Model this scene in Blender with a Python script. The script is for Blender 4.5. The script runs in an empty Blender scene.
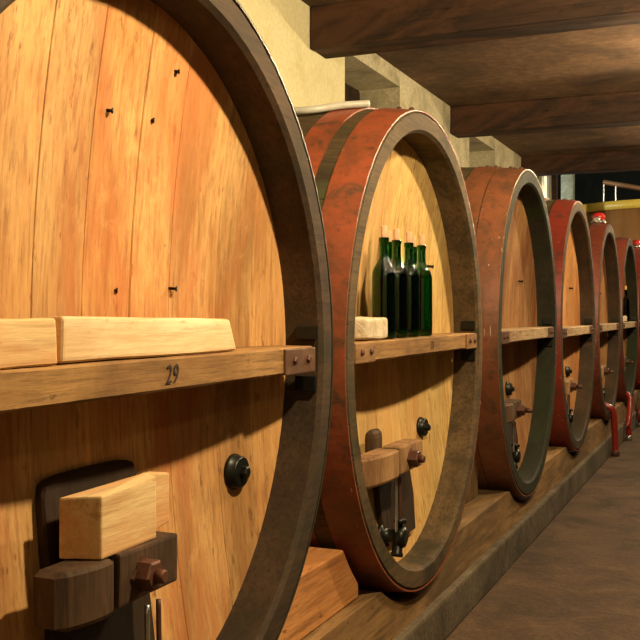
import bpy, bmesh, math, random
from mathutils import Vector, Matrix, noise
C = bpy.context.scene.collection
PI = math.pi
random.seed(7)
EYE = 1.22
PSI = 0.404; FPX = 980.0; HZ = 312.0
CP, SP = math.cos(PSI), math.sin(PSI)

def at(u, v, d):
    """point seen at pixel (u,v) whose lateral distance from the eye is d"""
    t = (u - 320) / FPX
    y = d * (CP + t * SP) / (SP - t * CP)
    z = d * SP + y * CP
    return Vector((-d, y, EYE - (v - HZ) / FPX * z))

# ------------------------------------------------------------------ nodes
class N:
    def __init__(s, name):
        s.m = bpy.data.materials.new(name); s.m.use_nodes = True
        s.t = s.m.node_tree; s.n = s.t.nodes
        s.b = s.n['Principled BSDF']
        s.tc = s.n.new('ShaderNodeTexCoord')
    def node(s, k, **kw):
        o = s.n.new(k)
        for a, b in kw.items():
            if a in o.inputs: s.put(o.inputs[a], b)
            else: setattr(o, a, b)
        return o
    def put(s, sock, v):
        if isinstance(v, bpy.types.NodeSocket): s.t.links.new(v, sock)
        elif isinstance(v, (tuple, list)) and len(v) == 3 and sock.type == 'RGBA': sock.default_value = (*v, 1)
        else: sock.default_value = v
    def noise(s, scale, stretch=(1, 1, 1), detail=5, rough=.6, off=(0, 0, 0), dist=0):
        mp = s.node('ShaderNodeMapping'); s.put(mp.inputs['Vector'], s.tc.outputs['Object'])
        mp.inputs['Scale'].default_value = stretch; mp.inputs['Location'].default_value = off
        o = s.node('ShaderNodeTexNoise'); s.put(o.inputs['Vector'], mp.outputs[0])
        o.inputs['Scale'].default_value = scale; o.inputs['Detail'].default_value = detail
        o.inputs['Roughness'].default_value = rough; o.inputs['Distortion'].default_value = dist
        return o.outputs[0]
    def ramp(s, f, stops):
        o = s.node('ShaderNodeValToRGB'); s.put(o.inputs[0], f)
        e = o.color_ramp.elements
        while len(e) < len(stops): e.new(.5)
        for i, (p, c) in enumerate(stops):
            e[i].position = p; e[i].color = (*c, 1) if isinstance(c, tuple) else (c, c, c, 1)
        return o.outputs[0]
    def mix(s, f, a, b, mode='MIX'):
        o = s.node('ShaderNodeMix', data_type='RGBA', blend_type=mode)
        s.put(o.inputs[0], f); s.put(o.inputs[6], a); s.put(o.inputs[7], b)
        return o.outputs[2]
    def math(s, op, a, b=0.0):
        o = s.node('ShaderNodeMath', operation=op); s.put(o.inputs[0], a); s.put(o.inputs[1], b)
        return o.outputs[0]
    def bump(s, h, strength=.3, dist=.01):
        o = s.node('ShaderNodeBump'); s.put(o.inputs['Height'], h)
        o.inputs['Strength'].default_value = strength; o.inputs['Distance'].default_value = dist
        s.put(s.b.inputs['Normal'], o.outputs[0])
    def done(s, col=None, rough=.6, metal=0.0, spec=.5):
        if col is not None: s.put(s.b.inputs['Base Color'], col)
        s.put(s.b.inputs['Roughness'], rough); s.b.inputs['Metallic'].default_value = metal
        s.b.inputs['Specular IOR Level'].default_value = spec
        return s.m

def wood(name, light, mid, dark, axis=2, seed=0., fine=60, rough=.75, spots=True, stain=None, bump=.35, tone=False):
    n = N(name)
    st = [1, 1, 1]; st[axis] = .06
    off = (seed, seed * 1.7, seed * .6)
    g = n.noise(fine * 1.5, st, 5, .7, off)
    st2 = [1, 1, 1]; st2[axis] = .22
    b = n.noise(6, st2, 7, .75, off)
    c = n.ramp(b, [(.36, mid), (.60, light)])
    c = n.mix(n.ramp(g, [(.34, .6), (.53, 0.)]), c, dark)
    bl = n.noise(2.3, (1, 1, 1), 5, .65, off)
    c = n.mix(n.ramp(bl, [(.48, 0.), (.75, .4)]), c, mid)
    if spots:
        st3 = [1, 1, 1]; st3[axis] = .35
        k = n.noise(48, st3, 3, .55, (seed + 3, 1, 2))
        c = n.mix(n.ramp(k, [(.64, 0.), (.72, .75)]), c, dark)
    if stain:
        st4 = [1, 1, 1]; st4[axis] = .3 if spots else .8
        w = n.noise(3.1, st4, 6, .7, (seed + 9, 4, 1), .6)
        c = n.mix(n.ramp(w, [(.48, 0.), (.62, .75)]), c, stain)
    if tone:
        w = n.noise(2.6, (1, 1, .22), 7, .75, (seed + 5, 2, 8), .8)
        c = n.mix(n.ramp(w, [(.50, 0.), (.66, .55)]), c, tuple(q * .55 for q in mid))
        w = n.noise(9, (1, 1, .5), 6, .7, (seed + 2, 6, 3), .5)
        c = n.mix(n.ramp(w, [(.56, 0.), (.72, .6)]), c, tuple(min(1, q * 1.12) for q in light))
        a = n.node('ShaderNodeAttribute', attribute_name='tone')
        c = n.mix(1.0, c, a.outputs['Color'], 'MULTIPLY')
    n.bump(n.math('ADD', g, n.math('MULTIPLY', b, .5)), bump, .004)
    return n.done(c, rough, spec=.18)

def paint(name, col, dirt, worn, seed=0., rough=.42, amount=.5, metal=0.):
    n = N(name)
    a = n.noise(4.5, (1, 1, 1), 8, .75, (seed, 0, 0), .4)
    b = n.noise(26, (1, 1, 1), 5, .7, (seed, 3, 0))
    c = n.mix(n.ramp(a, [(.44, 0.), (.60, amount)]), col, dirt)
    a2 = n.noise(11, (1, 1, 1), 6, .75, (seed, 7, 2), .6)
    c = n.mix(n.ramp(a2, [(.53, 0.), (.64, .8)]), c, worn)
    c = n.mix(n.ramp(b, [(.58, 0.), (.68, .7)]), c, tuple(q * .6 for q in dirt))
    s = n.noise(60, (1, 1, .12), 3, .6, (seed, 1, 5))
    c = n.mix(n.ramp(s, [(.70, 0.), (.74, .5)]), c, (.75, .62, .45))
    n.bump(n.math('ADD', b, a), .35, .004)
    return n.done(c, rough, metal)

def rough_mat(name, c1, c2, c3, scale=3., seed=0., rough=.85, bump=.5, bd=.02, fine=40):
    n = N(name)
    a = n.noise(scale, (1, 1, 1), 8, .65, (seed, 0, 0), .5)
    b = n.noise(fine, (1, 1, 1), 4, .6, (seed, 5, 0))
    c = n.ramp(a, [(.3, c1), (.5, c2), (.72, c3)])
    c = n.mix(n.ramp(b, [(.4, .45), (.65, 0.)]), c, c1)
    n.bump(n.math('ADD', n.math('MULTIPLY', b, .3), a), bump, bd)
    return n.done(c, rough, spec=.25)

def plain(name, col, rough=.5, metal=0., spec=.5):
    n = N(name)
    a = n.noise(30, (1, 1, 1), 4, .6)
    c = n.mix(n.ramp(a, [(.4, 0.), (.7, .5)]), col, tuple(x * .6 for x in col))
    n.bump(a, .2, .003)
    return n.done(c, rough, metal, spec)

HEADS = [
    wood('head_oak_honey', (.70, .42, .165), (.50, .25, .085), (.20, .08, .03), seed=1, stain=(.46, .15, .05), tone=True),
    wood('head_oak_pale', (.76, .52, .19), (.58, .36, .12), (.24, .11, .035), seed=5, stain=(.62, .33, .12), tone=True),
    wood('head_oak_brown', (.42, .22, .085), (.25, .12, .05), (.12, .05, .02), seed=9, stain=(.22, .07, .03), tone=True),
    wood('head_oak_orange', (.58, .30, .11), (.40, .18, .065), (.17, .06, .02), seed=13, stain=(.42, .15, .05), tone=True),
]
STAVE = wood('stave_oak_dark', (.10, .065, .03), (.045, .034, .018), (.02, .016, .01), axis=0, seed=2, spots=False, stain=(.05, .06, .025))
STAVE_EDGE = [
    wood('chime_oak_brown', (.075, .045, .024), (.038, .025, .015), (.015, .012, .009), axis=1, seed=4, spots=False, stain=(.026, .024, .013)),
    wood('chime_oak_grey', (.14, .09, .042), (.07, .046, .022), (.025, .02, .012), axis=1, seed=6, spots=False, stain=(.022, .022, .011)),
    wood('chime_oak_black', (.03, .026, .014), (.014, .014, .009), (.007, .008, .005), axis=1, seed=8, spots=False, stain=(.02, .03, .012)),
]
BAR = [wood('crossbar_oak_honey', (.44, .25, .09), (.24, .125, .045), (.07, .04, .018), axis=1, seed=11, stain=(.16, .085, .035)),
       wood('crossbar_oak_worn', (.50, .36, .20), (.30, .18, .09), (.07, .04, .025), axis=1, seed=14, stain=(.18, .09, .05))]
CLAMPW = wood('clamp_oak_dark', (.13, .07, .035), (.05, .03, .018), (.03, .018, .012), axis=2, seed=15, spots=False)
CLAMPL = wood('clamp_oak_light', (.40, .23, .10), (.20, .10, .045), (.05, .028, .015), axis=2, seed=17, spots=False)
HATCHW = wood('hatch_oak_shaded', (.045, .024, .012), (.022, .013, .008), (.02, .012, .008), axis=2, seed=19, stain=(.03, .02, .012))  # dark-stained board, darkened further to stand in for the crossbar's shadow
PALE = wood('sawn_pine_pale', (.80, .64, .40), (.64, .45, .24), (.42, .24, .10), axis=1, seed=21, stain=(.60, .40, .20), bump=.45, fine=40, rough=.75)
PALE2 = wood('sawn_pine_yellow', (.74, .54, .27), (.60, .37, .15), (.40, .20, .08), axis=1, seed=25, stain=(.62, .28, .11), bump=.45, fine=40, rough=.75)
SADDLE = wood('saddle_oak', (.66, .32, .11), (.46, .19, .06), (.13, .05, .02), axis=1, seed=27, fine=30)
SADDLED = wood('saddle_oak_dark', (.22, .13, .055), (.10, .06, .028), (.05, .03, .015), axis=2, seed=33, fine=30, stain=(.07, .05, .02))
SILL = wood('sill_oak', (.34, .20, .08), (.18, .10, .04), (.05, .035, .015), axis=1, seed=29, fine=30, stain=(.09, .06, .03))
BEAM = wood('beam_wood', (.042, .022, .013), (.02, .012, .008), (.01, .007, .005), axis=0, seed=31, fine=26, bump=.8, stain=(.10, .045, .022))
REDS = [paint('hoop_paint_red_orange', (.29, .068, .026), (.12, .045, .02), (.06, .045, .025), 1, amount=.75),
        paint('hoop_paint_rust', (.20, .068, .028), (.09, .042, .02), (.07, .045, .025), 2, amount=.85),
        paint('hoop_paint_red', (.24, .03, .016), (.10, .026, .014), (.08, .03, .02), 3),
        paint('hoop_paint_dull_red', (.19, .04, .022), (.08, .026, .015), (.06, .03, .02), 4, amount=.7)]
IRON_HOOP = paint('hoop_iron_dark', (.045, .045, .028), (.02, .025, .015), (.09, .05, .03), 5, metal=.3)
IRON = plain('black_iron', (.018, .02, .016), .38, .6)
RUST = paint('rusty_iron', (.13, .05, .028), (.05, .025, .018), (.04, .03, .02), 7, rough=.55, metal=.4)
BRACKET = paint('bracket_iron_brown', (.14, .065, .035), (.06, .035, .02), (.20, .11, .06), 8, rough=.5, metal=.3)
BRACKETL = wood('bracket_oak', (.34, .19, .08), (.20, .10, .045), (.08, .04, .02), axis=1, seed=41)
STEEL = plain('steel_bright', (.62, .62, .58), .25, .9)
INK = plain('black_ink', (.035, .018, .01), .8)
PLASTER = rough_mat('plaster_yellow', (.66, .58, .30), (.86, .79, .48), (.90, .85, .56), 2.2, 1, .9, .35, .01)
CONC_WALL = rough_mat('concrete_wall', (.30, .27, .17), (.70, .63, .42), (.78, .72, .52), 3, 2, .9, .5, .015)
CEIL = rough_mat('ceiling_boards', (.045, .028, .018), (.15, .085, .045), (.24, .14, .075), 1.3, 3, .85, .7, .02, 14)
CURB = rough_mat('curb_concrete', (.05, .04, .025), (.12, .09, .055), (.18, .14, .085), 4, 4, .9, .6, .02)
FLOOR = rough_mat('floor_concrete', (.03, .018, .009), (.085, .048, .024), (.15, .09, .042), 3.4, 5, .8, .6, .02, 60)
DARKW = rough_mat('dark_wall', (.012, .014, .013), (.02, .025, .024), (.035, .042, .038), 2, 6)
GREYP = rough_mat('pillar_grey', (.12, .13, .10), (.24, .26, .20), (.36, .38, .30), 5, 7)
HOSE = plain('hose_pale_rubber', (.52, .52, .44), .35)
REDHOSE = plain('red_rubber', (.24, .02, .012), .35)
REDCAP = plain('red_plastic', (.60, .03, .03), .22)
CORK = rough_mat('cork', (.62, .38, .22), (.80, .54, .34), (.88, .66, .46), 60, 8, .8, .3, .002)
CORKY = rough_mat('cork_yellow', (.60, .34, .10), (.78, .46, .14), (.85, .55, .2), 60, 9, .8, .3, .002)
STONE = rough_mat('pale_stone', (.50, .40, .26), (.72, .60, .42), (.84, .74, .56), 22, 10, .85, .8, .01)

def vat_mat():
    n = N('vat_varnish')
    a = n.noise(4, (1, 1, .1), 6, .6)
    c = n.ramp(a, [(.3, (.13, .055, .02)), (.6, (.26, .12, .04)), (.8, (.34, .18, .06))])
    n.b.inputs['Coat Weight'].default_value = .6; n.b.inputs['Coat Roughness'].default_value = .12
    return n.done(c, .28)
VAT = vat_mat()
YELLOW = plain('yellow_paint', (.62, .42, .06), .4)

def glass(name, col):
    n = N(name)
    n.b.inputs['Transmission Weight'].default_value = 1
    n.b.inputs['IOR'].default_value = 1.5
    return n.done(col, .0)
GREEN = glass('green_bottle_glass', (.02, .24, .015))
DARKG = glass('dark_bottle_glass', (.03, .07, .03))

# ------------------------------------------------------------------ meshes
def link(name, me, mat, parent=None, origin=None):
    o = bpy.data.objects.new(name, me); C.objects.link(o)
    for m in (mat if isinstance(mat, (list, tuple)) else [mat]): me.materials.append(m)
    if parent is not None:
        o.parent = parent
    return o
def mesh(name, vs, fs, mat, parent=None, smooth=False, mi=None):
    """vertices in world space; re-based on the parent thing, or on their own base"""
    org = root_loc(parent) if parent is not None else base_of(vs)
    me = bpy.data.meshes.new(name)
    me.from_pydata([tuple(Vector(v) - org) for v in vs], [], fs)
    bm = bmesh.new(); bm.from_mesh(me); bmesh.ops.recalc_face_normals(bm, faces=bm.faces); bm.to_mesh(me); bm.free()
    if mi: 
        for p, k in zip(me.polygons, mi): p.material_index = k
    if smooth:
        for p in me.polygons: p.use_smooth = True
    me.update()
    o = link(name, me, mat, parent)
    if parent is None: o.location = org
    return o
def base_of(vs):
    vs = [Vector(v) for v in vs]
    return Vector(((min(v.x for v in vs) + max(v.x for v in vs)) / 2, (min(v.y for v in vs) + max(v.y for v in vs)) / 2, min(v.z for v in vs)))
def root_loc(p):
    l = Vector((0, 0, 0))
    while p is not None: l += p.location; p = p.parent
    return l
def tag(o, label=None, cat=None, group=None, kind=None):
    if label: o['label'] = label
    if cat: o['category'] = cat
    if group: o['group'] = group
    if kind: o['kind'] = kind
    return o
def thing(name, label, cat, loc, group=None):
    o = bpy.data.objects.new(name, None); C.objects.link(o); o.location = loc; o.empty_display_size = .1
    return tag(o, label, cat, group)

def hexa(name, pts, mat, parent=None, bevel=.006, seg=2, rough=0., cuts=0, seed=0, smooth=False):
    """pts: 8 world corners, bottom four then top four, same winding"""
    fs = [(0, 3, 2, 1), (4, 5, 6, 7), (0, 1, 5, 4), (1, 2, 6, 5), (2, 3, 7, 6), (3, 0, 4, 7)]
    org = root_loc(parent) if parent is not None else base_of(pts)
    bm = bmesh.new()
    vv = [bm.verts.new(Vector(p) - org) for p in pts]
    for f in fs: bm.faces.new([vv[i] for i in f])
    bmesh.ops.recalc_face_normals(bm, faces=bm.faces)
    if bevel: bmesh.ops.bevel(bm, geom=list(bm.edges), offset=bevel, segments=seg, affect='EDGES', profile=.6)
    if cuts:
        # cut long faces so that the surface can be worn
        long = [e for e in bm.edges if e.calc_length() > .05]
        bmesh.ops.subdivide_edges(bm, edges=long, cuts=cuts, use_grid_fill=True)
    if rough:
        for v in bm.verts:
            q = v.co * 9 + Vector((seed, seed, seed))
            v.co += Vector((noise.noise(q), noise.noise(q + Vector((7, 1, 3))), noise.noise(q + Vector((2, 9, 5))))) * rough
    me = bpy.data.meshes.new(name); bm.to_mesh(me); bm.free()
    if smooth:
        for p in me.polygons: p.use_smooth = True
    o = link(name, me, mat, parent)
    if parent is None: o.location = org
    return o
def box(name, x0, x1, y0, y1, z0, z1, mat, parent=None, **k):
    return hexa(name, [(x0, y0, z0), (x1, y0, z0), (x1, y1, z0), (x0, y1, z0), (x0, y0, z1), (x1, y0, z1), (x1, y1, z1), (x0, y1, z1)], mat, parent, **k)
def frame(d):
    d = Vector(d).normalized()
    a = d.cross(Vector((0, 0, 1)))
    if a.length < .01: a = d.cross(Vector((1, 0, 0)))
    a.normalize(); return a, d.cross(a).normalized()
def lathe(name, p, axis, prof, mat, parent=None, n=24, smooth=True, sides=None):
    """prof: (distance along axis, radius)"""
    p = Vector(p); ax = Vector(axis).normalized(); a, b = frame(ax); n = sides or n
    vs, fs = [], []
    for (t, r) in prof:
        for i in range(n):
            w = 2 * PI * i / n
            vs.append(p + ax * t + (a * math.cos(w) + b * math.sin(w)) * max(r, 1e-4))
    for k in range(len(prof) - 1):
        for i in range(n):
            j = (i + 1) % n
            fs.append((k * n + i, k * n + j, (k + 1) * n + j, (k + 1) * n + i))
    fs.append(tuple(range(n))); fs.append(tuple(range((len(prof) - 1) * n, len(prof) * n)))
    o = mesh(name, vs, fs, mat, parent, smooth)
    if smooth:
        for f in o.data.polygons[-2:]: f.use_smooth = False
    return o
def tube(name, pts, r, mat, parent=None, n=12, sub=6):
    P = [Vector(p) for p in pts]; Q = []
    for i in range(len(P) - 1):
        p0 = P[max(i - 1, 0)]; p1 = P[i]; p2 = P[i + 1]; p3 = P[min(i + 2, len(P) - 1)]
        for s in range(sub):
            t = s / sub
            Q.append(.5 * ((2 * p1) + (p2 - p0) * t + (2 * p0 - 5 * p1 + 4 * p2 - p3) * t * t + (3 * p1 - p0 - 3 * p2 + p3) * t ** 3))
    Q.append(P[-1])
    vs, fs = [], []
    for i, q in enumerate(Q):
        d = Q[min(i + 1, len(Q) - 1)] - Q[max(i - 1, 0)]
        a, b = frame(d)
        for k in range(n):
            w = 2 * PI * k / n; vs.append(q + (a * math.cos(w) + b * math.sin(w)) * r)
    for i in range(len(Q) - 1):
        for k in range(n):
            j = (k + 1) % n; fs.append((i * n + k, i * n + j, (i + 1) * n + j, (i + 1) * n + k))
    fs.append(tuple(range(n))); fs.append(tuple(range((len(Q) - 1) * n, len(Q) * n)))
    return mesh(name, vs, fs, mat, parent, True)

# ------------------------------------------------------------------ the casks
L = 1.13; CH = .105; TH = .07; CONC = .075
class Cask:
    def __init__(s, y, a, b, hc):
        s.y, s.a, s.b, s.hc = y, a, b, hc
        s.z = EYE - hc
    def rad(s, x):             # x: distance back from the front
        t = max(0, min(1, x / L)); k = 4 * t * (1 - t)
        return s.a * (1 + .05 * k), s.b * (1 + .05 * k)
    def surf(s, x, w, off=0.):
        ra, rb = s.rad(x)
        return Vector((-1 - x, s.y + (ra + off) * math.cos(w), s.z + (rb + off) * math.sin(w)))
    def head_x(s, y, z):
        r2 = ((y - s.y) / (s.a - TH)) ** 2 + ((z - s.z) / (s.b - TH)) ** 2
        return -1 - CH - CONC * max(0, 1 - r2)

def build_cask(i, c, label, head_mat, edge_mat, hoops, planks, crown=False):
    root = thing('wine_cask', label, 'wine cask', (-1 - L / 2, c.y, c.z - c.b * 1.05), 'large oval wine casks in a row')
    rnd = random.Random(100 + i)
    # staves: one shell of grooved staves with the chime and the back
    ns = 54; ang = []
    for k in range(ns):
        w0 = 2 * PI * k / ns; dw = 2 * PI / ns
        ang += [(w0, -.003), (w0 + dw * .05, 0), (w0 + dw * .5, .001), (w0 + dw * .95, 0)]
    na = len(ang)
    rings = []
    prof = [('in', CH + .03), ('in', .012), ('inb', 0.0), ('outb', 0.0)] + [('out', x) for x in (.012, .06, .12, .2, .3, .4, .5, .57, .65, .75, .85, .95, 1.03, 1.09, L)]
    vs, fs, mi = [], [], []
    for kind, x in prof:
        for w, g in ang:
            if kind == 'in': p = c.surf(0, w, -TH)
            elif kind == 'inb': p = c.surf(0, w, -TH + .01)
            elif kind == 'outb': p = c.surf(0, w, -.008 + g)
            else: p = c.surf(x, w, g)
            vs.append(Vector((-1 - x, p.y, p.z)))
    for k in range(len(prof) - 1):
        for q in range(na):
            r = (q + 1) % na
            fs.append((k * na + q, k * na + r, (k + 1) * na + r, (k + 1) * na + q)); mi.append(1 if k < 3 else 0)
    fs.append(tuple(range((len(prof) - 1) * na, len(prof) * na))); mi.append(0)
    o = mesh('staves', vs, fs, [STAVE, edge_mat], root, False, mi)
    # head: vertical planks, bowed inwards
    ai, bi = c.a - TH + .004, c.b - TH + .004
    vs, fs, tones = [], [], []
    e = [-ai]; wd = 2 * ai / planks
    for k in range(1, planks): e.append(-ai + wd * k + rnd.uniform(-.2, .2) * wd)
    e.append(ai)
    for k in range(planks):
        y0, y1 = e[k] + .0003, e[k + 1] - .0003
        cols = [(y0, .0025), (y0 + .002, 0), ] + [(y0 + (y1 - y0) * f, 0) for f in (.12, .25, .4, .5, .6, .75, .88)] + [(y1 - .002, 0), (y1, .0025)]
        tone = rnd.uniform(.86, 1.06); tr = rnd.uniform(-.04, .04); lift = rnd.uniform(-.001, .001)
        R = 22; b0 = len(vs)
        for (yy, g) in cols:
            yy = max(-ai * .9995, min(ai * .9995, yy))
            hh = bi * math.sqrt(max(0, 1 - (yy / ai) ** 2))
            for q in range(R + 1):
                zz = -hh + 2 * hh * q / R
                vs.append((c.head_x(c.y + yy, c.z + zz) - g + lift, c.y + yy, c.z + zz)); tones.append((tone * (1 + tr), tone, tone * (1 - tr)))
        for m in range(len(cols) - 1):
            for q in range(R):
                fs.append((b0 + m * (R + 1) + q, b0 + (m + 1) * (R + 1) + q, b0 + (m + 1) * (R + 1) + q + 1, b0 + m * (R + 1) + q + 1))
    h = mesh('head', vs, fs, head_mat, root)
    at_ = h.data.attributes.new('tone', 'FLOAT_COLOR', 'POINT')
    for k, t in enumerate(tones): at_.data[k].color = (*t, 1)
    for p in h.data.polygons:
        if p.normal.x < 0: p.flip()
    # make the planks solid
    sm = h.modifiers.new('thick', 'SOLIDIFY'); sm.thickness = .03
    sm.offset = -1
    # hoops
    for (x0, x1, mat) in hoops:
        m = 96; th = .006; vs, fs = [], []
        for w in range(m):
            t = 2 * PI * w / m
            for (x, o_) in ((x0, .0005), (x0, th), ((x0 + x1) / 2, th), (x1, th), (x1, .0005)):
                vs.append(c.surf(x, t, o_))
        for w in range(m):
            r = (w + 1) % m
            for q in range(5):
                s_ = (q + 1) % 5
                fs.append((w * 5 + q, r * 5 + q, r * 5 + s_, w * 5 + s_))
        hp = mesh('hoop', vs, fs, mat, root, False)
        # riveted lap near the top
        for dw in (-.05, .05):
            for fx in (.3, .7):
                x = x0 + (x1 - x0) * fx; p = c.surf(x, PI / 2 + .06 + dw, th)
                nrm = (p - Vector((p.x, c.y, c.z))).normalized()
                lathe('rivet', p, nrm, [(-.002, .011), (.004, .010), (.008, .005)], RUST, hp, 10)
    return root

def bar_and_fittings(i, c, root, mat, top=.089, thick=.061, number=None, bmat=None):
    z1 = EYE - top; z0 = z1 - thick
    zz = (z1 + z0) / 2
    hw = (c.a - TH) * math.sqrt(max(0, 1 - (max(abs(z1 - c.z), abs(z0 - c.z)) / (c.b - TH)) ** 2)) - (.036 if i == 0 else .012)
    vs, fs = [], []
    K = 28
    for k in range(K + 1):
        y = c.y - hw + 2 * hw * k / K
        xb = c.head_x(y, zz) + .003
        w = .0018
        j = [noise.noise(Vector((y * 6, i * 3.1, q))) * w for q in range(4)]
        xf = -1.01
        prof = [(xb, z0), (xf - .004, z0 + j[0]), (xf + j[1], z0 + .005), (xf + j[1], z1 - .005), (xf - .005, z1 + j[2] * .6 - .0005), (xb, z1)]
        for (x, z) in prof: vs.append((x, y, z))
    for k in range(K):
        for q in range(6):
            r = (q + 1) % 6; fs.append((k * 6 + q, (k + 1) * 6 + q, (k + 1) * 6 + r, k * 6 + r))
    fs.append(tuple(range(6))); fs.append(tuple(range(K * 6, K * 6 + 6)))
    bar = mesh('crossbar', vs, fs, mat, root)
    for s in (-1, 1):
        ye = c.y + s * hw; yi = ye - s * (.18 if i == 0 else .165)
        ya, yb = min(ye, yi), max(ye, yi)
        br = box('bracket', -1.014, -1.003, ya, yb, z0 - .001, z1 - .003, bmat, bar, bevel=.003)
        for q in (.28, .74):
            yy = ya + (yb - ya) * q
            lathe('bolt', (-1.003, yy, zz), (1, 0, 0), [(-.003, .010), (.004, .010), (.007, .007)], RUST, br, sides=6, smooth=False)
        # angle irons that hold the bar in the chime
        for (za, zb) in ((z1 + .015, z1 + .05), (z0 - .055, z0 - .015)):
            zm = (za + zb) / 2; f = math.sqrt(max(0, 1 - ((za if abs(za - c.z) > abs(zb - c.z) else zb) - c.z) ** 2 / (c.b - TH) ** 2))
            yo = c.y + s * ((c.a - TH) * f - .001)
            y0_, y1_ = min(yo, yo - s * .012), max(yo, yo - s * .012)
            box('angle_iron', -1.07, -1.012, y0_, y1_, za, zb, IRON, bar, bevel=.002)
    if number:
        cu = bpy.data.curves.new('painted_number', 'FONT'); cu.body = number[0]; cu.size = number[2]; cu.extrude = .0004
        cu.align_x = 'CENTER'; cu.align_y = 'CENTER'; cu.space_character = 1.15
        tmp = bpy.data.objects.new('tmp', cu); C.objects.link(tmp)
        dg = bpy.context.evaluated_depsgraph_get()
        me = bpy.data.meshes.new_from_object(tmp.evaluated_get(dg)); bpy.data.objects.remove(tmp)
        org = root_loc(bar)
        M = Matrix(((0, 0, 1, -1.0078 - org.x), (.8, .12, 0, number[1] - org.y), (0, 1, 0, zz - .002 - org.z), (0, 0, 0, 1)))
        me.transform(M); me.name = 'painted_number'
        me.materials.clear()
        o = link('painted_number', me, INK, bar); o['label'] = 'dark painted number %s on the crossbar' % number[0]
    return z1

def knob(c, root, y, h, r, cone=False):
    z = EYE - h; x = c.head_x(y, z)
    k = lathe('plug', (x - .004, y, z), (1, 0, 0), [(0, r * 1.1), (.008, r * 1.1), (.010, r), (.024, r * .97), (.028, r * .88)], IRON, root, 20)
    lathe('plug_stud', (x + .023, y, z), (1, 0, 0), [(0, r * .42), (.014, r * .40), (.017, r * .3)], IRON, k, sides=6, smooth=False)
    return k
def hatch(c, root, oy=0., w=.235, h0=.27, h1=.80, ar=.03):
    z1, z0 = EYE - h0, EYE - h1
    # outline: flat bottom, arched top
    pts = [(-w * .82, z0), (w * .82, z0), (w, z0 + .12), (w * .93, z1 - ar)]
    for q in range(1, 8):
        t = PI * q / 8
        pts.append((w * .93 * (math.copysign(abs(math.cos(t)) ** .5, math.cos(t))), z1 - ar + ar * abs(math.sin(t)) ** .5))
    pts += [(-w * .93, z1 - ar), (-w, z0 + .12)]
    yc = c.y + oy; n = len(pts); vs, fs = [], []
    # board as a grid of planks is not needed: the door is one thick bowed board
    for (off, sc) in ((.004, 1), (.016, 1), (.022, .975)):
        for (y, z) in pts:
            zm = (z0 + z1) / 2; yy = yc + y * sc; z_ = zm + (z - zm) * sc
            vs.append((c.head_x(yy, z_) + off, yy, z_))
    for k in range(2):
        for q in range(n):
            r = (q + 1) % n; fs.append((k * n + q, k * n + r, (k + 1) * n + r, (k + 1) * n + q))
    cx = c.head_x(yc, (z0 + z1) / 2)
    vs += [(cx + .024, yc, (z0 + z1) / 2), (cx + .002, yc, (z0 + z1) / 2)]
    for q in range(n):
        r = (q + 1) % n; fs.append((2 * n + q, 2 * n + r, 3 * n)); fs.append((q, r, 3 * n + 1))
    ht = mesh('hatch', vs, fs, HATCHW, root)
    for q in (-.33, .33):   # joints of its boards stand as thin dark battens
        pass
    return ht, cx + .022
def clamp(c, root, ya, yb, top, bot, xfront, yn, matL, matR, split, ht, xh):
    """the wooden bridge of the hatch: two blocks with a slot, nut and washer, held by a stud"""
    z1, z0 = EYE - top, EYE - bot
    cl = None
    xb = xfront - .07
    # left, bowed block
    K = 8; vs, fs = [], []
    for k in range(K + 1):
        y = ya + (split - .004 - ya) * k / K
        bow = .034 * (math.sin(PI * (.10 + .55 * k / K)) - 1) + .004
        e = .008 if k in (0, K) else 0
        for (x, z) in ((xb, z0 + e), (xfront - .004 + bow - e, z0 + e), (xfront + bow - e, z0 + .008), (xfront + bow - e, z1 - .008), (xfront - .006 + bow - e, z1 - e), (xb, z1 - e)):
            vs.append((x, y, z))
    for k in range(K):
        for q in range(6):
            r = (q + 1) % 6; fs.append((k * 6 + q, (k + 1) * 6 + q, (k + 1) * 6 + r, k * 6 + r))
    fs.append(tuple(range(6))); fs.append(tuple(range(K * 6, K * 6 + 6)))
    cl = mesh('hatch_clamp', vs, fs, matL, root)
    box('clamp_block', xb, xfront - .002, split + .004, yb, z0 + .004, z1 + .001, matR, cl, bevel=.006, rough=.003, cuts=2)
    box('clamp_strap', xb + .01, xfront - .012, split - .004, split + .004, z0 + .006, z1 - .004, IRON, cl, bevel=.001)
    zc = (z0 + z1) / 2
    w = .034
    pl = hexa('washer', [(xfront - .004, yn - w * 1.1, zc), (xfront + .004, yn - w * 1.1, zc), (xfront + .004, yn, zc - w), (xfront - .004, yn, zc - w),
                    (xfront - .004, yn, zc + w), (xfront + .004, yn, zc + w), (xfront + .004, yn + w * 1.1, zc), (xfront - .004, yn + w * 1.1, zc)], RUST, cl, bevel=.001)
    nt = lathe('nut', (xfront, yn, zc), (1, 0, 0), [(0, .030), (.028, .030), (.032, .026)], RUST, cl, sides=6, smooth=False)
    lathe('stud', (xfront + .03, yn, zc), (1, 0, 0), [(0, .013), (.018 if c.y < 4 else .035, .013), (.021 if c.y < 4 else .038, .010)], RUST, nt, 14)
    # bearing batten between hatch and bridge
    bt = box('batten', xh - .006, xb + .001, (ya + yb) / 2 - .045, (ya + yb) / 2 + .045, z0 - .02, z1 + .06, CLAMPW, ht, bevel=.026, seg=3)
    return cl
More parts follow.
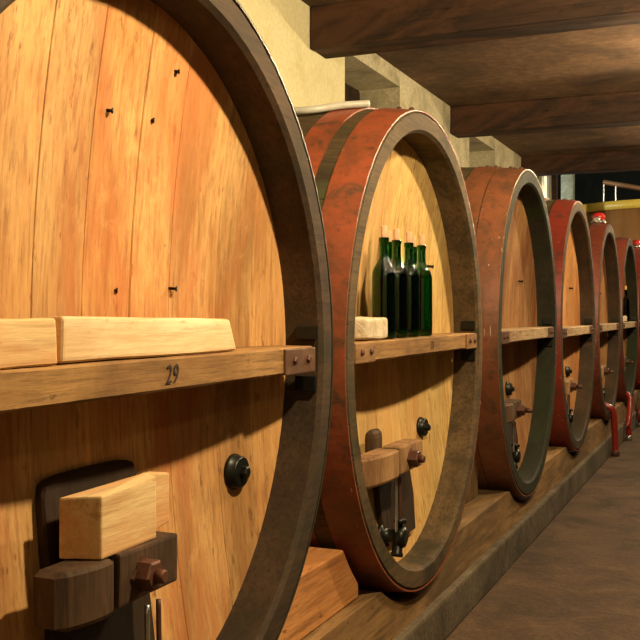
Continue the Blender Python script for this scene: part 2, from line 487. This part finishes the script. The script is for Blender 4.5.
def tap(c, root, y, h, rods=True, hh=.56, s=1.):
    z = EYE - h; x = c.head_x(y, z) + .02
    t = lathe('tap', (x - .02, y, z), (1, 0, 0), [(0, .042 * s), (.014, .042 * s), (.016, .024 * s), (.06, .024 * s), (.064, .034 * s), (.088, .034 * s), (.094, .02 * s)], IRON, root, 18)
    lathe('tap_spout', (x + .045, y, z), (0, -.3, -1), [(0, .018 * s), (.05, .018 * s), (.056, .022 * s), (.066, .020 * s)], IRON, t, 14)
    lathe('tap_handle', (x + .05, y, z + .015), (0, .1, 1), [(0, .010), (.03, .010), (.032, .022), (.044, .022), (.048, .014)], IRON, t, 12)
    if rods:
        for dy, m in ((-.022, STEEL), (.018, RUST)):
            tube('rod', [(x + .045, y + dy, z + .02), (x + .046, y + dy - .004, EYE - (h + hh) / 2), (x + .045, y + dy - .006, EYE - hh)], .0055, m, root, 8)
    return t

casks = [Cask(1.64, .785, .81, .10), Cask(3.31, .785, .82, .130), Cask(5.17, .775, .845, .108), Cask(6.87, .785, .845, .095),
         Cask(8.60, .775, .82, .085), Cask(10.28, .775, .82, .09), Cask(11.95, .775, .82, .09), Cask(13.62, .775, .82, .09)]
R0, R1, R2, R3 = REDS; IH = IRON_HOOP
spec = [
    ('nearest giant oak cask, its crossbar marked 29, pale wedge on its hatch clamp', 0, 0, [(.0, .12, IH), (.24, .36, R1)], 9),
    ('oak cask with red-orange hoops and six green bottles standing on its crossbar', 1, 1, [(.002, .112, R0), (.165, .255, R0)], 11),
    ('brown-headed oak cask with rusty hoops right behind the cask that carries the row of bottles', 2, 2, [(.002, .13, R1), (.135, .25, R1)], 11),
    ('oak cask with orange head and bright red front hoop, fourth from the near end', 3, 0, [(.002, .13, R2), (.20, .31, R1)], 10),
    ('oak cask carrying a red cap on its top, fifth from the near end', 2, 0, [(.002, .13, R3), (.20, .31, R3)], 10),
    ('far oak cask with a single dark bottle on its crossbar', 2, 2, [(.002, .13, R3), (.20, .31, R3)], 10),
    ('seventh oak cask from the near end, cut by the right edge of the view', 2, 2, [(.002, .13, R2), (.20, .31, R2)], 10),
    ('farthest oak cask at the end of the row, mostly hidden by the others', 2, 2, [(.002, .13, R3), (.20, .31, R3)], 10),
]
roots = []
for i, (c, (lab, hm, em, hp, npk)) in enumerate(zip(casks, spec)):
    if i >= 2: hp = hp + [(.40, .47, IH)]
    hp = hp + [(L - .31, L - .21, IH), (L - .13, L - .005, hp[0][2])]
    r = build_cask(i, c, lab, HEADS[hm], STAVE_EDGE[em], hp, npk)
    roots.append(r)
    num = {0: ('29', at(172, 370, 1.01).y, .052), 1: ('33', at(432, 347, 1.01).y, .040)}.get(i)
    bar_and_fittings(i, c, r, BAR[0] if i < 2 else BAR[1], top=(.087 if i < 3 else .10), thick=(.065 if i == 0 else .061), bmat=(BRACKET if i != 1 else BRACKETL), number=num)
# hatches, clamps, plugs, taps: (plug y, plug h, clamp y0, y1, split, nut y, tap y, tap h)
fit = [(2.12, .39, 1.325, 1.675, 1.47, 1.545, 1.62, .86), (3.68, .45, 2.78, 3.31, 3.07, 3.16, 3.15, .76), (5.32, .42, 4.66, 5.00, 4.82, 4.93, 5.03, .74),
       (7.22, .43, 6.40, 6.72, 6.52, 6.62, 6.80, .72), (8.75, .41, 8.16, 8.45, 8.30, 8.37, 8.5, .70), (10.5, .42, 9.8, 10.15, 9.95, 10.05, 9.95, .70),
       (12.2, .42, 11.5, 11.8, 11.65, 11.72, 11.6, .70), (13.9, .42, 13.2, 13.5, 13.35, 13.42, 13.6, .70)]
for i, (c, r, f) in enumerate(zip(casks, roots, fit)):
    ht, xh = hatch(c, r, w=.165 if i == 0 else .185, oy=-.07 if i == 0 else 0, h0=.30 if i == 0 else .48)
    m1, m2 = (CLAMPW, CLAMPW) if i in (0, 2, 5) else (CLAMPL, CLAMPL)
    clamp(c, r, f[2], f[3], .437 if i == 0 else .447, .537 if i == 0 else .54, -1.02, f[5], m1, m2, f[4], ht, xh)
    knob(c, r, f[0], f[1], .040 if i == 0 else .036)
    tap(c, r, f[6], f[7])
# nails in the heads
def nail(c, root, u, v, ln=.03, r=.0035):
    p = at(u, v, 1.15); x = c.head_x(p.y, p.z)
    lathe('nail', (x - .004, p.y, p.z), (1, .5, -.1), [(0, r), (ln, r), (ln + .001, r * 1.8), (ln + .004, r * 1.6)], IRON, root, 8)
for u, v, ln in ((176, 288, .018), (105, 110, .012), (163, 72, .012), (148, 120, .007), (126, 290, .005)): nail(casks[0], roots[0], u, v, ln)
for k, (u, v) in enumerate(((424, 266), (518, 281), (568, 288), (598, 293))): nail(casks[k + 1], roots[k + 1], u, v, .028, .005)

# ------------------------------------------------------------------ things on the casks
BT = EYE - .087   # top of the crossbars
def hz(p, x): return p
x0, x1 = -1.12, -1.022
ob = hexa('wood_block', [(x0, 1.325, BT + .001), (x1, 1.31, BT + .001), (x1, 1.925, BT + .001), (x0, 1.90, BT + .001), (x0, 1.335, BT + .076), (x1 - .004, 1.318, BT + .080), (x1 - .008, 1.905, BT + .072), (x0, 1.89, BT + .072)], PALE, bevel=.009, seg=3, rough=.003, cuts=3)
tag(ob, 'long pale timber block lying on the crossbar marked 29', 'wood block', 'timber blocks on the nearest crossbar')
ob = hexa('wood_block', [(x0, .985, BT + .001), (x1 + .006, .98, BT + .001), (x1 + .006, 1.297, BT + .001), (x0, 1.312, BT + .001), (x0, .99, BT + .082), (x1 + .002, .985, BT + .082), (x1 + .003, 1.292, BT + .077), (x0, 1.30, BT + .074)], PALE2, bevel=.008, seg=3, rough=.004, cuts=3, seed=4)
tag(ob, 'knotty timber block at the left edge, beside the long pale block', 'wood block', 'timber blocks on the nearest crossbar')
# the wedge on the nearest clamp: a stepped offcut
CT = EYE - .437
wx0, wx1 = -1.105, -1.028
V = [(wx0 + .004, 1.405), (wx1, 1.43), (wx1 - .002, 1.61), (wx1 - .03, 1.613), (wx1 - .032, 1.705), (wx0 - .004, 1.705)]
vs = [(x, y, CT + .002) for x, y in V[:3]] + [(V[3][0], V[3][1], CT + .002), (V[4][0], V[4][1], CT + .012), (V[5][0], V[5][1], CT + .012)]
tops = [.110, .114, .122, .124, .112, .112]
vs += [(x, y, CT + t) for (x, y), t in zip(V, tops)]
bmw = bmesh.new(); org = base_of(vs); bv = [bmw.verts.new(Vector(v) - org) for v in vs]
bmw.faces.new([bv[k] for k in (5, 4, 3, 2, 1, 0)]); bmw.faces.new([bv[k] for k in range(6, 12)])
for k in range(6):
    j = (k + 1) % 6; bmw.faces.new([bv[k], bv[j], bv[j + 6], bv[k + 6]])
bmesh.ops.recalc_face_normals(bmw, faces=bmw.faces)
bmesh.ops.bevel(bmw, geom=list(bmw.edges), offset=.004, segments=2, affect='EDGES', profile=.6)
me = bpy.data.meshes.new('wood_wedge'); bmw.to_mesh(me); bmw.free()
ob = link('wood_wedge', me, PALE2); ob.location = org
tag(ob, 'pale stepped timber offcut resting on the dark hatch clamp of the nearest cask', 'wood wedge')

# pale lump beside the bottles
def lump(name, x0, x1, y0, y1, z0, z1, mat, seed, label, cat, rough=.008):
    o = box(name, x0, x1, y0, y1, z0, z1, mat, bevel=.012, seg=3, rough=rough, cuts=4, seed=seed)
    lo = min(v.co.z for v in o.data.vertices); o.location.z += (z0 + .0005) - (o.location.z + lo)
    return tag(o, label, cat)
lump('stone_block', -1.095, -1.02, 2.725, 2.935, BT, BT + .066, STONE, 3, 'small rough pale stone block on the crossbar left of the green bottles', 'stone')

# bottles
def bottle(name, x, y, z, mat, corkmat, label, group=None, sc=1.07):
    b = thing(name, label, 'bottle', (x, y, z), group)
    R = .0365
    out = [(0.004, R * .6), (0, R * .86), (.004, R), (.03, R), (.12, R), (.185, R), (.200, R * .97), (.215, R * .84), (.228, R * .62), (.240, R * .45), (.252, .0145), (.285, .0140), (.292, .0140), (.293, .0158), (.303, .0158), (.305, .0150)]
    inn = [(.305, .0100), (.290, .0095), (.252, .0100), (.240, R * .38), (.228, R * .55), (.215, R * .77), (.198, R * .90), (.183, R * .93), (.03, R * .93), (.010, R * .90), (.016, R * .3)]
    lathe('glass_body', (x, y, z), (0, 0, 1), [(h_ * sc, r_ * sc) for h_, r_ in out + inn], mat, b, 28)
    lathe('cork', (x, y, z + .283 * sc + .003), (0, 0, 1), [(0, .0092), (.022, .0094), (.0235, .0100), (.056, .0104), (.059, .0095)], corkmat, b, 16)
    return b
def copy_tree(o, parent=None):
    c = o.copy(); C.objects.link(c); c.parent = parent
    for ch in list(o.children): copy_tree(ch, c)
    return c
BOT = [(2.99, 1.054, 'leftmost of the six corked green bottles, beside the pale stone block'), (3.117, 1.054, 'corked green bottle, third cork from the left of six'),
       (3.249, 1.054, 'corked green bottle, fourth cork from the left, right after the gap'), (3.397, 1.054, 'rightmost of the six corked green bottles on the crossbar'),
       (3.187, 1.108, 'corked green bottle, second cork from the left, standing behind the front bottles'), (3.468, 1.108, 'corked green bottle, fifth cork from the left, standing behind the rightmost one')]
proto = None
for k, (y, d, lab) in enumerate(BOT):
    if proto is None: b = proto = bottle('wine_bottle', -d, y, BT + .001, GREEN, CORK, lab, 'corked green bottles on the second cask')
    else: b = copy_tree(proto); b.location = (-d, y, BT + .001)
    b['label'] = lab
pb = at(631, 300, 1.06)
bb = bottle('wine_bottle', -1.062, 10.42, EYE - .10 + .001, DARKG, CORKY, 'dark bottle with yellow cork standing alone on a far crossbar')
lump('stone_block', -1.10, -1.03, 10.05, 10.25, EYE - .10, EYE - .10 + .055, STONE, 8, 'small pale stone block beside the lone dark bottle on a far crossbar', 'stone')
# pale hose over the top of the second cask
c = casks[1]; hp = []
for (w_, d, up) in ((92, 1.90, 0), (96, 1.74, .0), (100, 1.60, .004), (107, 1.50, .004), (112, 1.43, .0), (114, 1.36, .0), (113, 1.29, .0), (108, 1.22, .0), (104, 1.15, .0)):
    hp.append(c.surf(d - 1, math.radians(w_), .020 + up))
ob = tube('hose', hp, .0125, HOSE, None, 14); tag(ob, 'pale rubber hose lying over the top of the cask with the bottles', 'hose')
# red capped fillers on cask tops
for k, lab, rr in ((4, 'red cap with metal collar on top of the fifth cask', .055), (6, 'red cap on top of the cask at the right edge of the view', .05)):
    c = casks[k]; x = .10; p = c.surf(x, PI / 2 - .02, .008)
    t = thing('filler_cap', lab, 'cap', p, 'red caps on the cask tops')
    lathe('collar', p, (0, 0, 1), [(0, rr * 1.1), (.015, rr * 1.1), (.02, rr * .9), (.03, rr * .9)], STEEL, t, 20)
    lathe('cap', p + Vector((0, 0, .03)), (0, 0, 1), [(0, rr * .85), (.004, rr), (.03, rr), (.05, rr * .8), (.06, rr * .4)], REDCAP, t, 20)
    if k == 4:
        lathe('valve', p + Vector((.0, -.05, .02)), (0, -1, 0.0), [(0, .016), (.05, .016), (.052, .03), (.07, .03), (.074, .02)], STEEL, t, 16)
# red drain hoses
def drain(y, lab, mat, k):
    yt = fit[k][6] - .015
    pts = [(-1.10, yt, EYE - .775), (-1.03, yt + (y - yt) * .1, EYE - .785), (-.975, yt + (y - yt) * .2, EYE - .82), (-.965, y - (y - yt) * .5, EYE - .92), (-.962, y - .02, EYE - 1.05), (-.960, y, .045)]
    t = thing('drain_hose', lab, 'hose', (-.96, y, 0), 'red drain hoses')
    tube('hose_tube', pts, .027, REDHOSE, t, 14)
    lathe('hose_end', (-.96, y, 0), (0, 0, 1), [(0.001, .028), (.004, .034), (.04, .034), (.055, .028)], mat, t, 14)
drain(8.6, 'nearest of the red hoses hanging down to the floor by the curb', RUST, 4)
drain(9.7, 'red hose with bright metal end, second along the curb', STEEL, 5)
drain(10.9, 'farthest red hose, cut by the right edge of the view', STEEL, 6)

# ------------------------------------------------------------------ saddles, sill, curb
SILLTOP = EYE - .875; CURBTOP = EYE - 1.06
def saddle(ya, yb, ca, cb, lab, x0=-1.36, x1=-1.08, top=EYE - .70, mat=None):
    # block whose flanks follow the two casks
    pl, pr = [], []
    K = 8; zb = SILLTOP + .001
    for k in range(K + 1):
        z = zb + (top - zb) * k / K
        def edge(cc, s):
            a_, b_ = cc.a * 1.035 + .010, cc.b * 1.07 + .010
            q = (z - cc.z) / b_
            return cc.y + s * a_ * math.sqrt(max(0, 1 - q * q)) if abs(q) < 1 else cc.y
        l = max(ya, edge(ca, 1)) if ca else ya
        r = min(yb, edge(cb, -1)) if cb else yb
        pl.append((l, z)); pr.append((r, z))
    n = len(pl); poly = pr + pl[::-1]; m = len(poly)
    vs = [(x0, y, z) for y, z in poly] + [(x1, y, z) for y, z in poly]
    fs = [tuple(range(m)), tuple(range(m, 2 * m))] + [(k, (k + 1) % m, (k + 1) % m + m, k + m) for k in range(m)]
    o = mesh('saddle_block', vs, fs, mat or SADDLE)
    bv = o.modifiers.new('bevel', 'BEVEL'); bv.width = .006; bv.segments = 2; bv.limit_method = 'ANGLE'
    return tag(o, lab, 'timber block', 'saddle blocks between the casks')
names = ['orange-brown saddle block between the nearest cask and the cask with bottles', 'saddle block between the cask with bottles and the brown-headed cask behind it',
         'saddle block in front of the orange-headed fourth cask, behind the brown-headed one', 'saddle block between the fourth and fifth casks', 'saddle block between the fifth and sixth casks',
         'saddle block between the sixth and seventh casks', 'saddle block between the two farthest casks']
for k in range(7):
    a, b = casks[k], casks[k + 1]; ym = (a.y + a.a + b.y - b.a) / 2
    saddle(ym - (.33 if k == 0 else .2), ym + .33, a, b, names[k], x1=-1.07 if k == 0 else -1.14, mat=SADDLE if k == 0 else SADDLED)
saddle(.45, 1.2, None, casks[0], 'saddle block at the near end under the nearest cask')
def sill(xa, xb, lab):
    """long timber notched to cradle each cask"""
    y0, y1, K = -.6, 14.6, 760
    xs = [xa, (xa + xb) / 2, xb]
    vs, fs = [], []
    for k in range(K + 1):
        y = y0 + (y1 - y0) * k / K
        z = SILLTOP
        for c in casks:
            for x in xs:
                ra, rb = c.rad(-1 - x); q = (y - c.y) / (ra + .010)
                if abs(q) < 1: z = min(z, c.z - (rb + .010) * math.sqrt(1 - q * q))
        vs += [(xa, y, CURBTOP + .0005), (xb, y, CURBTOP + .0005), (xb, y, z), (xa, y, z)]
    for k in range(K):
        for q in range(4):
            j = (q + 1) % 4; fs.append((k * 4 + q, k * 4 + 4 + q, k * 4 + 4 + j, k * 4 + j))
    fs += [(0, 1, 2, 3), (K * 4, K * 4 + 1, K * 4 + 2, K * 4 + 3)]
    return tag(mesh('sill_timber', vs, fs, SILL), lab, 'timber')
sill(-1.30, -1.03, 'long weathered timber sill notched under the front of the casks, on the concrete curb')
sill(-2.06, -1.80, 'rear timber sill beneath the back of the casks')
o = box('trim_1', -2.30, -1.0, -.9, 14.9, 0.0, CURBTOP, CURB, bevel=.012); tag(o, 'long low concrete curb under the casks', kind='structure')

# ------------------------------------------------------------------ room
def grid(name, o, ux, uy, nx, ny, mat, amp=0., seed=0):
    vs, fs = [], []; o, ux, uy = Vector(o), Vector(ux), Vector(uy); nn = ux.cross(uy).normalized()
    for i in range(nx + 1):
        for j in range(ny + 1):
            p = o + ux * (i / nx) + uy * (j / ny)
            vs.append(p + nn * noise.noise(p * 1.3 + Vector((seed, 0, 0))) * amp)
    for i in range(nx):
        for j in range(ny):
            a = i * (ny + 1) + j; fs.append((a, a + ny + 1, a + ny + 2, a + 1))
    return mesh(name, vs, fs, mat, None, True)
tag(grid('floor', (-4.2, -1.5, 0), (7.9, 0, 0), (0, 22, 0), 60, 160, FLOOR, .006), kind='structure')
CZ = EYE + 1.78
tag(box('ceiling', -2.9, 3.7, -1.5, 11.55, CZ, CZ + .12, CEIL, bevel=0), kind='structure')
tag(box('ceiling', -4.2, 3.7, 11.55, 20.5, CZ + 1.1, CZ + 1.22, DARKW, bevel=0), kind='structure')
tag(box('wall_above_beam', -2.9, 3.7, 11.48, 11.55, CZ + .12, CZ + 1.2, DARKW, bevel=0), kind='structure')
# left wall with deep niches: piers, breast and head pieces as separate masonry
def wbox(name, *a, mat=PLASTER): return tag(box(name, *a, mat, bevel=.0), kind='structure')
NI = [(2.74, 3.84), (5.78, 6.88), (8.90, 9.95)]
ys = [-1.5] + [q for n_ in NI for q in n_] + [14.8]
for k in range(0, len(ys), 2):
    wbox('wall_left', -2.9, -2.3, ys[k], min(ys[k + 1], 11.5), 0, CZ, mat=PLASTER if k < 4 else CONC_WALL)
for k, (a, b) in enumerate(NI):
    wbox('wall_left', -2.9, -2.3, a, b, 0, EYE + .45, mat=CONC_WALL)
    wbox('wall_left', -2.9, -2.3, a, b, EYE + 1.66, CZ, mat=CONC_WALL)
    wbox('wall_left', -2.9, -2.66, a, b, EYE + .45, EYE + 1.66, mat=GREYP)
    w = tag(box('window_%d' % (k + 1), -2.66, -2.62, a + .0, b - .0, EYE + .45, EYE + 1.66, BEAM, bevel=.004), kind='structure')
    for q in range(5):
        box('shutter_board', -2.62, -2.605, a + .02 + q * (b - a - .04) / 5, a + .012 + (q + 1) * (b - a - .04) / 5, EYE + .47, EYE + 1.64, BEAM, w, bevel=.003)
wbox('wall_right', 3.6, 3.7, -1.5, 20.5, 0, CZ + 1.1, mat=DARKW)
wbox('wall_back', -4.2, 3.7, 20.4, 20.5, 0, CZ + 1.1, mat=DARKW)
wbox('wall_left', -2.9, -4.2, 11.4, 11.5, 0, CZ + 1.1, mat=DARKW)
wbox('wall_left', -4.2, -4.1, 11.5, 20.5, 0, CZ + 1.1, mat=DARKW)
wbox('wall_near', -2.9, 3.7, -1.6, -1.5, 0, CZ, mat=CONC_WALL)
# ceiling beams
BL = ['nearest dark ceiling beam in view, spanning the top right', 'second dark ceiling beam, above the gap behind the cask with bottles', 'farthest dark ceiling beam, above the far vat', 'dark ceiling beam just above and behind the viewer']
for k, (y, h, lab) in enumerate(((5.22, 1.53, BL[0]), (8.24, 1.54, BL[1]), (11.24, 1.58, BL[2]))):
    o = box('ceiling_beam', -2.30, 3.6, y, y + .25, EYE + h, CZ - .0005, BEAM, bevel=.014, seg=2, rough=.006, cuts=6, seed=k)
    tag(o, lab, 'beam', 'ceiling beams')

# ------------------------------------------------------------------ far end
vt = thing('vat', 'tall varnished brown vat with a yellow band round its rim at the far end', 'vat', (-1.1, 16.8, 0))
VR = 1.64; VT = EYE + 1.67
lathe('vat_wall', (-1.1, 16.8, .0), (0, 0, 1), [(0.001, VR * .96), (.8, VR), (VT - .13, VR), (VT - .13, VR - .1)], VAT, vt, 72)
lathe('vat_rim', (-1.1, 16.8, VT - .13), (0, 0, 1), [(0.0, VR + .004), (.005, VR + .02), (.125, VR + .02), (.13, VR), (.13, VR - .08), (.10, VR - .09)], YELLOW, vt, 72)
rl = thing('handrail', 'copper-brown handrail sloping above the far vat', 'handrail', (-1.1, 16.8, VT))
A, B = at(603, 181, 1.95), at(645, 190, 1.25)
yr = 16.2
def aty(u, v, y):
    t = (u - 320) / FPX; d = y * (SP - t * CP) / (CP + t * SP); z = d * SP + y * CP
    return Vector((-d, y, EYE - (v - HZ) / FPX * z))
rp = [aty(603, 182, yr), aty(618, 184.5, yr), aty(650, 190, yr)]
tube('rail', rp, .04, plain('copper_rail', (.45, .25, .14), .4, .5), rl, 10)
for u, v in ((603.5, 182), (615.5, 185)):
    p = aty(u, v, yr); tube('post', [(p.x, yr, VT - .02), (p.x, yr, (VT + p.z) / 2), (p.x, yr, p.z)], .016, STEEL, rl, 8)
# steel tank beyond, pillars
tk = thing('steel_tank', 'bright steel tank behind the far vat at the right edge of the view', 'tank', (aty(655, 190, 19.5).x, 19.5, 0))
lathe('tank_body', (tk.location.x, 19.5, 0), (0, 0, 1), [(0.001, .75), (2.9, .75), (3.15, .6), (3.25, .25)], STEEL, tk, 40)
lathe('tank_neck', (tk.location.x, 19.5, 3.25), (0, 0, 1), [(0, .22), (.12, .22), (.14, .26), (.18, .26)], STEEL, tk, 24)
p = aty(541, 190, 13.4)
o = lathe('steel_column', (p.x, 13.4, 0), (0, 0, 1), [(0.001, .19), (.02, .14), (4.05, .14), (4.09, .19)], STEEL, None, 24); tag(o, 'bright round steel column left of the grey pillar, beyond the last beam', 'column')
p = aty(552, 190, 14.0)
o = box('wooden_post', p.x - .07, p.x + .07, 13.95, 14.09, 0.001, CZ + 1.09, BEAM, bevel=.01); tag(o, 'dark wooden post between steel column and grey pillar', 'post')
p = aty(563, 190, 14.6)
o = box('grey_pillar', p.x - .09, p.x + .09, 14.95, 15.13, 0.001, CZ + 1.09, GREYP, bevel=.01); tag(o, 'square grey pillar just left of the far vat', 'pillar')

# ------------------------------------------------------------------ light
def lamp(loc, power, col=(1, .77, .45), r=.045):
    l = bpy.data.lights.new('lamp', 'POINT'); l.energy = power; l.color = col; l.shadow_soft_size = r
    o = bpy.data.objects.new('ceiling_lamp_or_fill', l); C.objects.link(o); o.location = loc; return o
for y, p in ((1.9, 160), (4.2, 125), (6.9, 110), (9.4, 80), (12.0, 45)):
    lamp((.02, y, EYE + 1.15), p)
lamp((1.0, -.2, EYE + 1.2), 12)  # weak unseen fill added near the camera to lift the shadows, no fixture
lamp((.6, 13.6, EYE + 2.2), 200, (1, .86, .62))
lamp((-3.2, 14.1, EYE + 1.5), 60, (.95, 1, .85))
w = bpy.data.worlds.new('world'); bpy.context.scene.world = w; w.use_nodes = True
w.node_tree.nodes['Background'].inputs[0].default_value = (1, .8, .6, 1); w.node_tree.nodes['Background'].inputs[1].default_value = .008

# ------------------------------------------------------------------ camera
cam = bpy.data.cameras.new('camera'); co = bpy.data.objects.new('camera', cam); C.objects.link(co)
co.location = (0, 0, EYE); co.rotation_euler = (PI / 2, 0, PSI)
cam.sensor_width = 36; cam.lens = FPX / 640 * 36; cam.shift_y = (HZ - 320) / 640; cam.clip_start = .05
S = bpy.context.scene; S.camera = co
S.view_settings.view_transform = 'Standard'; S.view_settings.look = 'None'; S.view_settings.gamma = 1; S.view_settings.exposure = 0.28
S.view_settings.use_curve_mapping = False
